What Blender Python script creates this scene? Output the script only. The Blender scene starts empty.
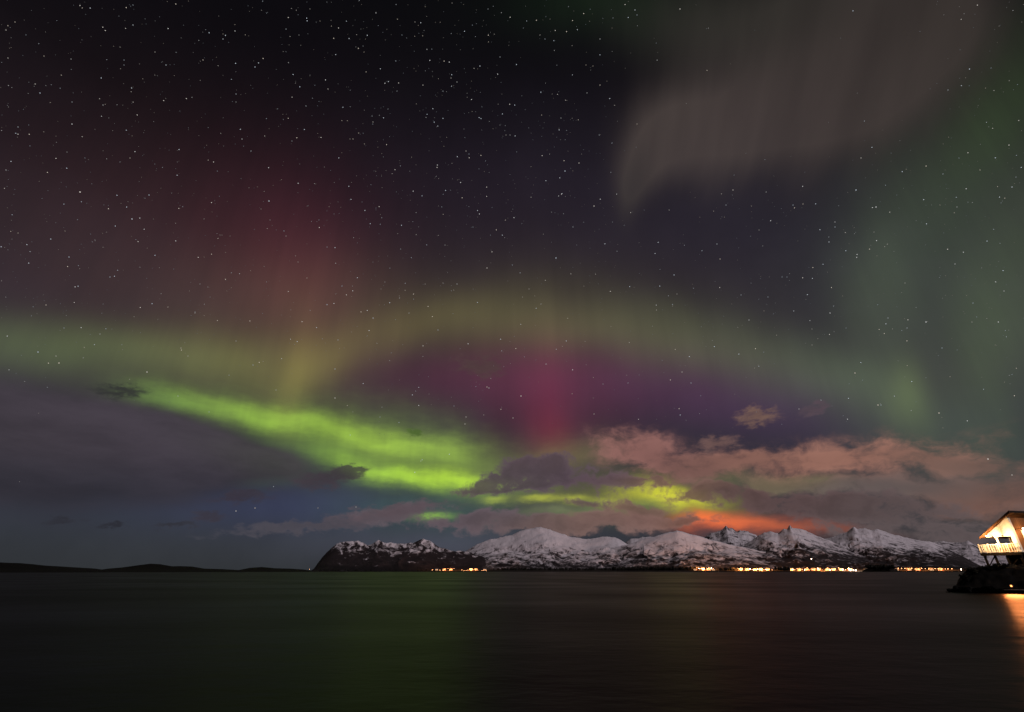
import bpy, bmesh, math, random
import numpy as np
from mathutils import Vector, Matrix

S = bpy.context.scene
COL = S.collection
R = math.radians
random.seed(7)

# ------------------------------------------------------------------ camera
CAM_H, PITCH, LENS, PW, PH = 2.4, 25.3, 16.0, 1024, 712
cam = bpy.data.objects.new('camera', bpy.data.cameras.new('camera'))
COL.objects.link(cam)
cam.location = (0, 0, CAM_H)
cam.rotation_euler = (R(90 + PITCH), 0, 0)
cam.data.lens = LENS
cam.data.sensor_width = 36
cam.data.clip_start = 0.1
cam.data.clip_end = 150000
S.camera = cam
S.view_settings.view_transform = 'Standard'
S.view_settings.look = 'None'
S.view_settings.exposure = 0
S.view_settings.gamma = 1
S.view_settings.use_curve_mapping = False
S.cycles.use_denoising = True
S.cycles.max_bounces = 5
S.cycles.diffuse_bounces = 2
S.cycles.glossy_bounces = 3
S.cycles.sample_clamp_indirect = 0.8

FPX = LENS / 36 * PW


def bearing(px, py):
    """unit direction of a bearing read off the photograph"""
    x, y, z = px - PW / 2, PH / 2 - py, FPX
    c, s = math.cos(R(PITCH)), math.sin(R(PITCH))
    return Vector((x, z * c - y * s, z * s + y * c)).normalized()


def at(px, py, dist):
    """point on that bearing at a horizontal distance"""
    d = bearing(px, py)
    return Vector((0, 0, CAM_H)) + d * (dist / math.hypot(d.x, d.y))


def lin(c):
    return tuple((v / 255 / 12.92) if v <= 10 else ((v / 255 + 0.055) / 1.055) ** 2.4 for v in c)


# ------------------------------------------------------------------ moon
MOON_EL, MOON_AZ = 33, 138          # behind the camera, to the right
moon = bpy.data.objects.new('moon_light', bpy.data.lights.new('moon_light', 'SUN'))
COL.objects.link(moon)
moon.data.energy = 1.35
moon.data.angle = R(0.5)
moon.data.color = (1.0, 0.88, 0.91)
md = Vector((math.sin(R(MOON_AZ)) * math.cos(R(MOON_EL)), math.cos(R(MOON_AZ)) * math.cos(R(MOON_EL)), math.sin(R(MOON_EL))))
moon.rotation_euler = md.to_track_quat('Z', 'Y').to_euler()

# ------------------------------------------------------------------ night sky
world = bpy.data.worlds.new('World')
S.world = world
world.use_nodes = True
NT = world.node_tree
NT.nodes.clear()


class G:
    """tiny node-graph helper"""
    def __init__(s, nt): s.nt = nt

    def _in(s, sock, v):
        if hasattr(v, 'is_output') or isinstance(v, bpy.types.NodeSocket): s.nt.links.new(v, sock)
        else: sock.default_value = v

    def math(s, op, a, b=0.0, c=0.0, clamp=False):
        n = s.nt.nodes.new('ShaderNodeMath'); n.operation = op; n.use_clamp = clamp
        for i, v in enumerate((a, b, c)): s._in(n.inputs[i], v)
        return n.outputs[0]

    def vec(s, op, a, b=(0, 0, 0), c=(0, 0, 0), out=0):
        n = s.nt.nodes.new('ShaderNodeVectorMath'); n.operation = op
        s._in(n.inputs[0], a); s._in(n.inputs[1], b)
        if op in ('MULTIPLY_ADD',): s._in(n.inputs[2], c)
        return n.outputs[out]

    def scale(s, a, k):
        n = s.nt.nodes.new('ShaderNodeVectorMath'); n.operation = 'SCALE'
        s._in(n.inputs[0], a); s._in(n.inputs['Scale'], k)
        return n.outputs[0]

    def noise(s, v, scale=1.0, detail=3.0, rough=0.5, dist=0.0, color=False):
        n = s.nt.nodes.new('ShaderNodeTexNoise')
        s._in(n.inputs['Vector'], v); n.inputs['Scale'].default_value = scale
        n.inputs['Detail'].default_value = detail; n.inputs['Roughness'].default_value = rough
        n.inputs['Distortion'].default_value = dist
        return n.outputs['Color' if color else 'Fac']

    def smooth(s, v, lo, hi, a=0.0, b=1.0):
        n = s.nt.nodes.new('ShaderNodeMapRange'); n.interpolation_type = 'SMOOTHSTEP'
        s._in(n.inputs['Value'], v)
        n.inputs['From Min'].default_value = lo; n.inputs['From Max'].default_value = hi
        n.inputs['To Min'].default_value = a; n.inputs['To Max'].default_value = b
        return n.outputs[0]

    def mix(s, f, a, b):
        n = s.nt.nodes.new('ShaderNodeMix'); n.data_type = 'RGBA'
        s._in(n.inputs[0], f)
        for i, v in ((6, a), (7, b)):
            if isinstance(v, tuple) and len(v) == 3: v = (*v, 1)
            s._in(n.inputs[i], v)
        return n.outputs[2]

    def ramp(s, v, stops, interp='LINEAR'):
        n = s.nt.nodes.new('ShaderNodeValToRGB'); r = n.color_ramp; r.interpolation = interp
        while len(r.elements) < len(stops): r.elements.new(0.5)
        for e, (p, c) in zip(r.elements, stops):
            e.position = p; e.color = (*c, 1)
        s._in(n.inputs[0], v)
        return n.outputs[0]

    def patch(s, d, px, py, rx, ry, ang):
        """bell-shaped weight round one bearing of the sky sphere"""
        c = bearing(px, py)
        a = R(ang)
        e1 = bearing(px + math.cos(a), py + math.sin(a)) - c
        e2 = bearing(px - math.sin(a), py + math.cos(a)) - c
        s1, s2 = e1.length * rx, e2.length * ry
        e1 = (e1 - c * e1.dot(c)).normalized()
        e2 = (e2 - c * e2.dot(c) - e1 * e2.dot(e1)).normalized()
        if e1.cross(e2).dot(c) < 0: e2 = -e2
        m = Matrix((e1, e2, c)).transposed()
        n = s.nt.nodes.new('ShaderNodeMapping'); n.vector_type = 'TEXTURE'
        s._in(n.inputs['Vector'], d)
        n.inputs['Location'].default_value = c
        n.inputs['Rotation'].default_value = m.to_euler('XYZ')
        n.inputs['Scale'].default_value = (s1, s2, 0.6)
        q = s.vec('DOT_PRODUCT', n.outputs[0], n.outputs[0], out=1)
        return s.math('EXPONENT', s.math('MULTIPLY', q, -1.0))


g = G(NT)
tc = NT.nodes.new('ShaderNodeTexCoord')
D0 = tc.outputs['Generated']
sep = NT.nodes.new('ShaderNodeSeparateXYZ'); NT.links.new(D0, sep.inputs[0])
Z = g.math('MAXIMUM', sep.outputs[2], 0.0)

half = (0.5, 0.5, 0.5)
wA = g.scale(g.vec('SUBTRACT', g.noise(D0, 3.0, 2.0, color=True), half), 0.10)
DA = g.vec('ADD', D0, wA)
wC = g.scale(g.vec('SUBTRACT', g.noise(g.vec('MULTIPLY', D0, (1, 1, 1.8)), 9.0, 4.0, 0.55, color=True), half), 0.06)
DC = g.vec('ADD', D0, wC)

# clear-sky ground tone by elevation (z = sine of the elevation)
base = g.ramp(Z, [(0.0, lin((48, 51, 55))), (0.09, lin((48, 51, 60))), (0.28, lin((47, 42, 52))), (0.43, lin((38, 34, 40))),
                  (0.55, lin((26, 21, 26))), (0.67, lin((15, 12, 15))), (0.82, lin((11, 9, 12))), (0.92, lin((7, 7, 8)))])

# light of the aurora and of the town glow: bearing, extent, tilt, colour
ARCH = [
    (0, 338, 130, 30, 3, (47, 61, 32)), (140, 345, 110, 24, 4, (53, 65, 30)), (250, 356, 80, 26, 8, (71, 73, 30)), (318, 364, 46, 24, -30, (65, 63, 22)),
    (390, 334, 84, 27, -14, (57, 52, 24)), (500, 323, 105, 29, -1, (57, 56, 27)), (610, 326, 105, 29, 6, (49, 52, 29)), (710, 344, 95, 31, 14, (46, 52, 32)),
    (800, 370, 84, 32, 20, (39, 50, 33)), (480, 300, 230, 48, 0, (36, 32, 22)), (290, 312, 115, 50, 0, (47, 35, 19)), (860, 390, 60, 30, 24, (35, 47, 27)),
    (298, 376, 18, 56, 2, (53, 47, 12)),
    (902, 402, 22, 40, 3, (57, 69, 30)), (880, 320, 50, 130, 0, (39, 49, 29)), (1000, 340, 60, 120, 4, (51, 65, 36)),
    (985, 120, 50, 80, 0, (27, 41, 16)), (950, 455, 90, 40, 0, (29, 39, 28)), (610, 5, 90, 40, 0, (11, 25, 11)), (930, 220, 100, 100, 0, (25, 35, 20)),
]
BAND = [
    (165, 394, 46, 11, 12, (74, 104, 36)), (235, 405, 64, 13, 13, (92, 124, 32)), (310, 420, 70, 12, 13, (106, 140, 30)),
    (385, 437, 56, 12, 12, (112, 140, 24)), (440, 447, 46, 12, 8, (84, 108, 26)), (300, 410, 120, 32, 12, (60, 74, 28)), (470, 452, 50, 20, 8, (56, 66, 24)), (410, 428, 60, 24, 10, (48, 62, 26)),
    (452, 473, 44, 8, 5, (150, 186, 10)), (395, 467, 56, 9, 14, (116, 150, 18)), (340, 454, 60, 14, 14, (58, 84, 30)), (420, 462, 70, 20, 10, (72, 92, 24)),
    (285, 462, 36, 16, 20, (46, 68, 32)), (270, 476, 26, 14, 0, (36, 60, 30)), (430, 503, 80, 22, 0, (34, 58, 50)), (505, 480, 40, 14, 0, (84, 100, 30)),
    (590, 492, 70, 10, 2, (66, 68, 14)), (552, 512, 50, 8, 0, (84, 88, 50)), (493, 493, 13, 4, 0, (130, 140, 20)), (536, 497, 18, 4, 0, (150, 156, 20)), (571, 499, 15, 4, 0, (150, 156, 16)), (604, 502, 16, 5, 0, (140, 146, 14)), (672, 502, 46, 10, 4, (222, 222, 0)), (720, 482, 46, 10, 0, (70, 74, 30)), (560, 458, 60, 20, 0, (84, 82, 40)), (635, 488, 30, 9, 0, (110, 112, 20)),
    (812, 488, 30, 6, 0, (78, 86, 40)), (432, 511, 15, 4, -5, (120, 156, 20)), (620, 514, 60, 10, 0, (76, 92, 40)),
]
RED = [
    (292, 258, 95, 84, 0, (44, 10, 17)), (305, 290, 46, 70, 0, (38, 9, 12)), (120, 250, 210, 115, 0, (36, 19, 17)),
    (546, 402, 22, 56, 2, (50, 4, 16)), (548, 394, 70, 56, 2, (62, 10, 27)), (552, 434, 24, 24, 0, (62, 6, 8)), (440, 378, 120, 32, -2, (52, 18, 32)),
    (600, 376, 150, 36, 3, (44, 16, 32)), (690, 390, 110, 36, 8, (38, 18, 38)), (775, 412, 80, 30, 8, (26, 16, 34)), (450, 240, 220, 100, 0, (25, 17, 24)),
]
BLUE = [
    (290, 503, 100, 24, 0, (20, 24, 54)), (150, 505, 150, 26, 0, (8, 12, 24)), (720, 225, 200, 90, 0, (24, 23, 32)), (520, 180, 150, 80, 0, (10, 8, 14)),
    (420, 545, 110, 18, 0, (46, 46, 58)), (900, 280, 150, 90, 0, (20, 24, 24)),
]
TOWN = [
    (708, 525, 38, 9, 0, (226, 94, 8)), (765, 527, 38, 7, 0, (165, 70, 16)), (830, 527, 40, 5, 0, (110, 48, 18)), (800, 505, 240, 40, 0, (34, 18, 10)),
]


def lights(table, d):
    acc = (0.0, 0.0, 0.0)
    for px, py, rx, ry, an, c in table:
        w = g.patch(d, px, py, rx, ry, an)
        acc = g.vec('ADD', g.scale(lin(c), w), acc)
    return acc


# rays: streaks of constant azimuth
azt = g.math('DIVIDE', sep.outputs[0], g.math('MAXIMUM', g.math('ABSOLUTE', sep.outputs[1]), 0.05))
cmb = NT.nodes.new('ShaderNodeCombineXYZ'); NT.links.new(azt, cmb.inputs[0]); NT.links.new(g.math('MULTIPLY', Z, 0.12), cmb.inputs[1])
rays = g.smooth(g.noise(cmb.outputs[0], 12.0, 3.0, 0.6), 0.25, 0.75, 0.91, 1.09)
rays2 = g.smooth(g.noise(cmb.outputs[0], 17.0, 3.0, 0.6), 0.25, 0.75, 0.86, 1.10)
folds = g.smooth(g.noise(g.vec('MULTIPLY', DA, (1, 1, 3.5)), 9.0, 4.0, 0.6), 0.28, 0.72, 0.82, 1.06)
DB = g.vec('ADD', DA, g.scale(g.vec('SUBTRACT', g.noise(g.vec('MULTIPLY', D0, (1, 1, 2.4)), 16.0, 4.0, 0.6, color=True), half), 0.028))


def glow(col, k=1.0):
    n = NT.nodes.new('ShaderNodeBackground')
    NT.links.new(col, n.inputs[0]); g._in(n.inputs[1], k)
    return n.outputs[0]


def add_shader(a, b):
    n = NT.nodes.new('ShaderNodeAddShader'); NT.links.new(a, n.inputs[0]); NT.links.new(b, n.inputs[1])
    return n.outputs[0]


# slight unevenness of the airglow over all of it
uneven = g.smooth(g.noise(D0, 5.0, 4.0, 0.6), 0.2, 0.8, 0.86, 1.14)
sky = glow(base, uneven)
for table, d, k in ((ARCH[:10], DA, rays), (ARCH[10:], DA, rays), (RED, D0, rays), (BAND[:11], DB, g.math('MULTIPLY', rays2, folds)), (BAND[11:], DB, g.math('MULTIPLY', rays2, folds)), (BLUE, D0, uneven), (TOWN, DB, uneven)):
    sky = add_shader(sky, glow(lights(table, d), k))


def cloud_layer(sky, table, d, n, lo, hi, amp, amax, shade, rim=0.0):
    wsum, csum = 0.0, (0.0, 0.0, 0.0)
    for px, py, rx, ry, an, c in table:
        w = g.patch(d, px, py, rx, ry, an)
        wsum = g.math('ADD', wsum, w)
        csum = g.vec('ADD', g.scale(lin(c), w), csum)
    col = g.scale(csum, g.math('DIVIDE', 1.0, g.math('MAXIMUM', wsum, 1e-4)))
    k = g.math('MULTIPLY', g.math('SUBTRACT', n, 0.5), g.math('MINIMUM', g.math('MULTIPLY', wsum, 3 * amp), amp))
    dens = g.math('ADD', g.math('MINIMUM', wsum, 1.1), k)
    a = g.smooth(dens, lo, hi, 0.0, amax)
    col = g.scale(col, g.smooth(n, 0.25, 0.75, 1 - shade, 1 + shade))
    if rim: col = g.scale(col, g.smooth(dens, lo + 0.25, hi + 0.75, 1 + rim, 1 - rim))      # thick bodies stay dark, thin edges catch the glow
    n_ = NT.nodes.new('ShaderNodeMixShader'); NT.links.new(a, n_.inputs[0]); NT.links.new(sky, n_.inputs[1]); NT.links.new(glow(col), n_.inputs[2])
    return n_.outputs[0]


HIGH = [   # thin cloud overhead, drawn out by the wind
    (715, 130, 80, 46, -25, (80, 70, 67)), (655, 145, 28, 56, 18, (78, 69, 65)), (800, 115, 100, 56, -20, (73, 64, 61)), (860, 70, 90, 70, -35, (68, 59, 56)),
    (760, 20, 150, 56, 0, (56, 53, 48)), (925, 20, 60, 50, -40, (60, 53, 49)), (638, 192, 13, 36, 12, (58, 53, 52)),
]
sm = NT.nodes.new('ShaderNodeMapping'); sm.vector_type = 'TEXTURE'
NT.links.new(D0, sm.inputs['Vector'])
sm.inputs['Rotation'].default_value = (0.3, 0.5, R(-28)); sm.inputs['Scale'].default_value = (0.07, 0.4, 0.4)
nH = g.noise(sm.outputs[0], 1.0, 3.0, 0.5)
sky = cloud_layer(sky, HIGH, DA, nH, -0.1, 1.6, 0.6, 0.88, 0.06)

STRATUS = [   # broad dark bank on the left
    (30, 425, 190, 44, 6, (66, 59, 66)), (170, 440, 130, 32, 14, (67, 60, 69)), (60, 482, 240, 32, 0, (45, 43, 52)),
    (262, 458, 60, 16, 16, (64, 62, 60)), (-120, 440, 160, 60, 0, (52, 47, 54)),
]
nS = g.noise(g.vec('MULTIPLY', DA, (1, 1, 3.2)), 7.0, 5.0, 0.6)
sky = cloud_layer(sky, STRATUS, DA, nS, 0.05, 1.05, 0.6, 0.95, 0.16)

BACK = [   # higher broken clouds lit pink by the towns below
    (642, 452, 44, 20, 10, (138, 96, 90)), (690, 470, 34, 14, 12, (116, 84, 78)), (845, 456, 100, 18, -3, (150, 106, 92)), (735, 462, 50, 10, -4, (132, 94, 84)),
    (950, 462, 64, 9, 5, (110, 88, 80)), (990, 500, 66, 16, 0, (118, 86, 76)), (890, 486, 100, 10, 0, (94, 84, 82)), (775, 484, 40, 8, 0, (108, 98, 76)), (1100, 480, 90, 40, 0, (96, 76, 70)), (620, 522, 70, 9, 0, (122, 92, 84)),
]
FRONT = [   # dark low cumulus bodies
    (536, 473, 44, 17, -4, (80, 66, 76)), (532, 474, 30, 11, 0, (78, 64, 73)), (520, 460, 13, 7, 0, (86, 70, 78)), (553, 460, 14, 8, 0, (84, 69, 76)), (474, 488, 24, 5, -8, (84, 72, 74)), (606, 484, 36, 11, 4, (90, 72, 80)), (512, 484, 30, 8, 0, (76, 63, 72)),
    (480, 521, 66, 11, -4, (90, 77, 84)), (400, 514, 50, 8, -8, (88, 76, 82)), (615, 520, 60, 10, -3, (122, 92, 86)), (560, 524, 60, 9, 0, (104, 86, 82)), (690, 520, 30, 5, 0, (110, 80, 70)),
    (655, 484, 34, 6, 0, (112, 84, 76)), (640, 508, 26, 5, 0, (108, 84, 74)), (585, 503, 22, 4, 0, (94, 78, 74)), (700, 494, 26, 5, -6, (110, 84, 74)),
    (785, 504, 72, 13, 2, (88, 68, 68)), (735, 494, 30, 6, -4, (92, 70, 68)), (870, 508, 80, 13, 0, (86, 73, 73)), (925, 538, 150, 20, 0, (88, 77, 78)),
]
nC = g.noise(g.vec('MULTIPLY', DC, (1, 1, 1.7)), 17.0, 6.0, 0.62)
nF = g.noise(g.vec('ADD', g.vec('MULTIPLY', DC, (1, 1, 1.5)), (3.1, 1.7, 0.4)), 22.0, 6.0, 0.62)
sky = cloud_layer(sky, BACK, DC, nC, 0.02, 1.1, 2.5, 0.90, 0.18, 0.12)
sky = cloud_layer(sky, FRONT, DC, nF, 0.22, 0.98, 3.4, 0.92, 0.16, 0.24)

PUFFS = [   # small separate clouds
    (325, 478, 36, 11, -6, (62, 53, 60)), (352, 470, 16, 6, -10, (58, 50, 56)), (240, 497, 32, 6, -4, (54, 48, 58)), (62, 522, 20, 3.5, 0, (42, 42, 50)),
    (113, 527, 14, 3.5, 0, (38, 38, 46)), (175, 525, 20, 3, 0, (44, 44, 52)), (416, 432, 9, 5, 0, (72, 94, 42)), (120, 391, 32, 9, 0, (44, 42, 45)),
    (395, 511, 66, 8, -7, (86, 73, 79)), (300, 527, 80, 6, -3, (72, 69, 77)), (210, 517, 18, 5, 0, (54, 50, 60)),
    (757, 417, 24, 9, -8, (116, 90, 78)), (718, 443, 24, 9, 0, (108, 82, 78)), (815, 410, 18, 7, -30, (82, 68, 76)), (482, 366, 30, 12, 0, (76, 58, 58)),
]
DP = g.vec('ADD', D0, g.scale(g.vec('SUBTRACT', g.noise(g.vec('MULTIPLY', D0, (1, 1, 2.0)), 34.0, 4.0, 0.6, color=True), half), 0.045))
nP = g.noise(g.vec('MULTIPLY', D0, (1, 1, 2.6)), 30.0, 5.0, 0.62)
sky = cloud_layer(sky, PUFFS, DP, nP, 0.2, 1.0, 1.5, 0.85, 0.10, 0.1)

nishita = NT.nodes.new('ShaderNodeTexSky')
nishita.sky_type = 'NISHITA'
nishita.sun_disc = False
nishita.sun_elevation = R(MOON_EL)
nishita.sun_rotation = R(MOON_AZ)
bgN = NT.nodes.new('ShaderNodeBackground'); NT.links.new(nishita.outputs[0], bgN.inputs[0]); bgN.inputs[1].default_value = 0.0005
add = NT.nodes.new('ShaderNodeAddShader'); NT.links.new(bgN.outputs[0], add.inputs[0]); NT.links.new(sky, add.inputs[1])
wout = NT.nodes.new('ShaderNodeOutputWorld'); NT.links.new(add.outputs[0], wout.inputs[0])


# ------------------------------------------------------------------ helpers
def mat(name, col=(0.5, 0.5, 0.5), rough=0.7, emit=None, strength=0.0, metal=0.0, spec=0.3):
    m = bpy.data.materials.new(name); m.use_nodes = True
    b = m.node_tree.nodes['Principled BSDF']
    b.inputs['Base Color'].default_value = (*col, 1)
    b.inputs['Roughness'].default_value = rough
    b.inputs['Metallic'].default_value = metal
    b.inputs['Specular IOR Level'].default_value = spec
    if emit:
        b.inputs['Emission Color'].default_value = (*emit, 1)
        b.inputs['Emission Strength'].default_value = strength
    return m, m.node_tree, b


def grained(name, ca, cb, scale, stretch=(1, 1, 1), rough=0.85, bump=0.0, spec=0.08):
    """two-tone material broken up by noise, with a little relief"""
    m, nt, b = mat(name, ca, rough, spec=spec)
    q = G(nt)
    t = nt.nodes.new('ShaderNodeTexCoord')
    v = q.vec('MULTIPLY', t.outputs['Object'], stretch)
    n = q.noise(v, scale, 5.0, 0.6)
    nt.links.new(q.mix(q.smooth(n, 0.3, 0.7), ca, cb), b.inputs['Base Color'])
    if bump:
        bp = nt.nodes.new('ShaderNodeBump'); bp.inputs['Strength'].default_value = bump; bp.inputs['Distance'].default_value = 0.05
        nt.links.new(n, bp.inputs['Height']); nt.links.new(bp.outputs[0], b.inputs['Normal'])
    return m


def boards(name, ca, cb, axis, width, rough=0.7):
    """board cladding: narrow dark joints and board-to-board colour changes along one axis"""
    m, nt, b = mat(name, ca, rough)
    q = G(nt)
    t = nt.nodes.new('ShaderNodeTexCoord')
    sp = nt.nodes.new('ShaderNodeSeparateXYZ'); nt.links.new(t.outputs['Object'], sp.inputs[0])
    u = q.math('DIVIDE', sp.outputs[axis], width)
    fl = q.math('FLOOR', u)
    wn = nt.nodes.new('ShaderNodeTexWhiteNoise'); wn.noise_dimensions = '1D'; nt.links.new(fl, wn.inputs['W'])
    fr = q.math('SUBTRACT', u, fl)
    joint = q.math('GREATER_THAN', q.math('ABSOLUTE', q.math('SUBTRACT', fr, 0.5)), 0.44)
    grain = q.noise(q.vec('MULTIPLY', t.outputs['Object'], (9, 9, 9)), 1.0, 4.0, 0.6)
    c = q.mix(q.math('MULTIPLY', q.math('ADD', wn.outputs[0], grain), 0.5), ca, cb)
    c = q.mix(q.math('MULTIPLY', joint, 0.75), c, tuple(x * 0.25 for x in ca))
    nt.links.new(c, b.inputs['Base Color'])
    return m


def link(name, me, m=None, parent=None, loc=None):
    o = bpy.data.objects.new(name, me)
    if m is not None and me is not None: me.materials.append(m)
    COL.objects.link(o)
    if parent is not None: o.parent = parent
    if loc is not None: o.location = loc
    return o


def tag(o, label, cat, group=None, kind=None):
    o['label'] = label; o['category'] = cat
    if group: o['group'] = group
    if kind: o['kind'] = kind
    return o


def box(bm, x0, x1, y0, y1, z0, z1, bev=0.0):
    r = bmesh.ops.create_cube(bm, size=1.0)
    vs = r['verts']
    for v in vs:
        v.co = Vector(((x0 + x1) / 2 + v.co.x * (x1 - x0), (y0 + y1) / 2 + v.co.y * (y1 - y0), (z0 + z1) / 2 + v.co.z * (z1 - z0)))
    if bev:
        es = list({e for v in vs for e in v.link_edges})
        bmesh.ops.bevel(bm, geom=es, offset=bev, segments=1, affect='EDGES')


def bar(bm, a, b, w, h=None):
    """square bar between two points"""
    a, b = Vector(a), Vector(b); h = h or w
    d = b - a
    up = Vector((0, 0, 1)) if abs(d.normalized().z) < 0.95 else Vector((0, 1, 0))
    s = d.cross(up).normalized(); t = s.cross(d).normalized()
    ring = [[bm.verts.new(p + s * (i * w / 2) + t * (j * h / 2)) for i, j in ((-1, -1), (1, -1), (1, 1), (-1, 1))] for p in (a, b)]
    for k in range(4):
        bm.faces.new((ring[0][k], ring[0][(k + 1) % 4], ring[1][(k + 1) % 4], ring[1][k]))
    bm.faces.new(ring[0][::-1]); bm.faces.new(ring[1])


def prism(bm, pts, off):
    """closed polygon pushed along a vector"""
    off = Vector(off)
    a = [bm.verts.new(Vector(p)) for p in pts]; b = [bm.verts.new(Vector(p) + off) for p in pts]
    n = len(pts)
    for k in range(n): bm.faces.new((a[k], a[(k + 1) % n], b[(k + 1) % n], b[k]))
    bm.faces.new(a[::-1]); bm.faces.new(b)


def done(bm, name):
    bmesh.ops.recalc_face_normals(bm, faces=bm.faces)
    me = bpy.data.meshes.new(name); bm.to_mesh(me); bm.free()
    return me


def piece(name, fn, m, parent=None, loc=None):
    bm = bmesh.new(); fn(bm)
    return link(name, done(bm, name), m, parent, loc)


rng = np.random.default_rng(11)
PERM = rng.random((512, 512))


def vnoise(x, y):
    xi, yi = np.floor(x).astype(int), np.floor(y).astype(int)
    fx, fy = x - xi, y - yi
    fx, fy = fx * fx * (3 - 2 * fx), fy * fy * (3 - 2 * fy)
    P = lambda i, j: PERM[i % 512, j % 512]
    return (P(xi, yi) * (1 - fx) + P(xi + 1, yi) * fx) * (1 - fy) + (P(xi, yi + 1) * (1 - fx) + P(xi + 1, yi + 1) * fx) * fy


def fbm(x, y, o=5, gain=0.5):
    s, a, t = 0, 1.0, 0
    for k in range(o):
        s = s + a * vnoise(x * 2 ** k + 17.3 * k, y * 2 ** k + 5.1 * k); t += a; a *= gain
    return s / t


def ridged(x, y, o=4):
    s, a, t = 0, 1.0, 0
    for k in range(o):
        s = s + a * (1 - np.abs(2 * vnoise(x * 2 ** k + 9.7 * k, y * 2 ** k + 3.3 * k) - 1)); t += a; a *= 0.55
    return s / t


def sheet(name, X, Y, Zv, uv=None):
    n, m = X.shape
    me = bpy.data.meshes.new(name)
    idx = np.arange(n * m).reshape(n, m)
    f = np.stack([idx[:-1, :-1], idx[1:, :-1], idx[1:, 1:], idx[:-1, 1:]], -1).reshape(-1, 4)
    me.from_pydata(np.stack([X, Y, Zv], -1).reshape(-1, 3).tolist(), [], f.tolist())
    me.polygons.foreach_set('use_smooth', [True] * len(me.polygons))
    if uv is not None:
        l = me.uv_layers.new(name='fall')
        li = f.reshape(-1)
        l.data.foreach_set('uv', np.stack([uv[0].reshape(-1)[li], uv[1].reshape(-1)[li]], -1).reshape(-1).astype(np.float32))
    me.update()
    return me


# ------------------------------------------------------------------ sea
def sea_material():
    m, nt, b = mat('sea_water', (0.002, 0.003, 0.003), 0.16, spec=0.022)
    b.inputs['IOR'].default_value = 1.33
    q = G(nt)
    t = nt.nodes.new('ShaderNodeTexCoord')
    v = q.vec('MULTIPLY', t.outputs['Object'], (0.55, 1.0, 1.0))
    n1 = q.noise(v, 0.45, 4.0, 0.6)
    n2 = q.noise(v, 0.05, 2.0, 0.5)
    h = q.math('ADD', n1, q.math('MULTIPLY', n2, 1.5))
    bp = nt.nodes.new('ShaderNodeBump'); bp.inputs['Strength'].default_value = 0.5; bp.inputs['Distance'].default_value = 0.12
    nt.links.new(h, bp.inputs['Height']); nt.links.new(bp.outputs[0], b.inputs['Normal'])
    nt.links.new(q.smooth(n2, 0.3, 0.7, 0.30, 0.40), b.inputs['Roughness'])
    return m


bm = bmesh.new()
E_ = 60000
bm.faces.new([bm.verts.new(p) for p in ((-E_, -E_, 0), (E_, -E_, 0), (E_, E_, 0), (-E_, E_, 0))])
tag(link('sea', done(bm, 'sea'), sea_material()), 'dark calm fjord water reflecting green and orange light', 'water', kind='structure')


# ------------------------------------------------------------------ mountains
def mountain_material(name, snow=0.5, wood=60.0, streak=1.0, fine=1.0):
    m, nt, b = mat(name, (0.7, 0.7, 0.75), 0.85, spec=0.1)
    q = G(nt)
    uv = nt.nodes.new('ShaderNodeUVMap'); uv.uv_map = 'fall'
    geo = nt.nodes.new('ShaderNodeNewGeometry')
    sp = nt.nodes.new('ShaderNodeSeparateXYZ'); nt.links.new(geo.outputs['Normal'], sp.inputs[0])
    pz = nt.nodes.new('ShaderNodeSeparateXYZ'); nt.links.new(geo.outputs['Position'], pz.inputs[0])
    wv = q.vec('ADD', uv.outputs[0], q.scale(q.vec('SUBTRACT', q.noise(uv.outputs[0], 1.3, 2.0, color=True), half), 1.0))
    st = q.noise(q.vec('MULTIPLY', wv, (2.6 * fine, 0.9, 1)), 1.0, 5.0, 0.65)            # gullies down the fall line
    pa = q.noise(wv, 0.9 * fine, 5.0, 0.62)                                                      # drifts and outcrops
    sp2 = q.noise(q.vec('MULTIPLY', wv, (7, 4, 1)), 1.0, 3.0, 0.6)
    alt = q.smooth(pz.outputs[2], wood * 0.6, wood * 5.5, -0.20, 0.16)
    f = q.math('ADD', q.math('MULTIPLY', st, 0.9 * streak), q.math('MULTIPLY', pa, 0.75))
    f = q.math('ADD', f, q.math('MULTIPLY', sp2, 0.40))
    f = q.math('ADD', f, q.math('MULTIPLY', q.math('SUBTRACT', sp.outputs[2], 0.8), 0.55))
    f = q.math('ADD', f, alt)
    mean = 0.45 * streak + 0.375 + 0.20
    k = q.smooth(f, mean - 0.12 + (0.5 - snow) * 0.5, mean + 0.12 + (0.5 - snow) * 0.5)
    rock = q.mix(pa, (0.010, 0.009, 0.011), (0.040, 0.031, 0.032))
    c = q.mix(k, rock, q.mix(st, (0.50, 0.47, 0.51), (0.78, 0.73, 0.78)))
    # birch and spruce wood on the lowest slopes, thinning upwards
    wd = q.math('ADD', pz.outputs[2], q.math('MULTIPLY', q.math('SUBTRACT', pa, 0.5), wood * 2.2))
    wk = q.smooth(q.math('ADD', wd, q.math('MULTIPLY', q.math('SUBTRACT', sp2, 0.5), wood * 1.2)), wood * 0.35, wood * 1.3, 0.88, 0.0)
    c = q.mix(wk, c, (0.011, 0.010, 0.011))
    nt.links.new(c, b.inputs['Base Color'])
    bp = nt.nodes.new('ShaderNodeBump'); bp.inputs['Strength'].default_value = 0.6; bp.inputs['Distance'].default_value = 6
    nt.links.new(st, bp.inputs['Height']); nt.links.new(bp.outputs[0], b.inputs['Normal'])
    return m


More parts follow.
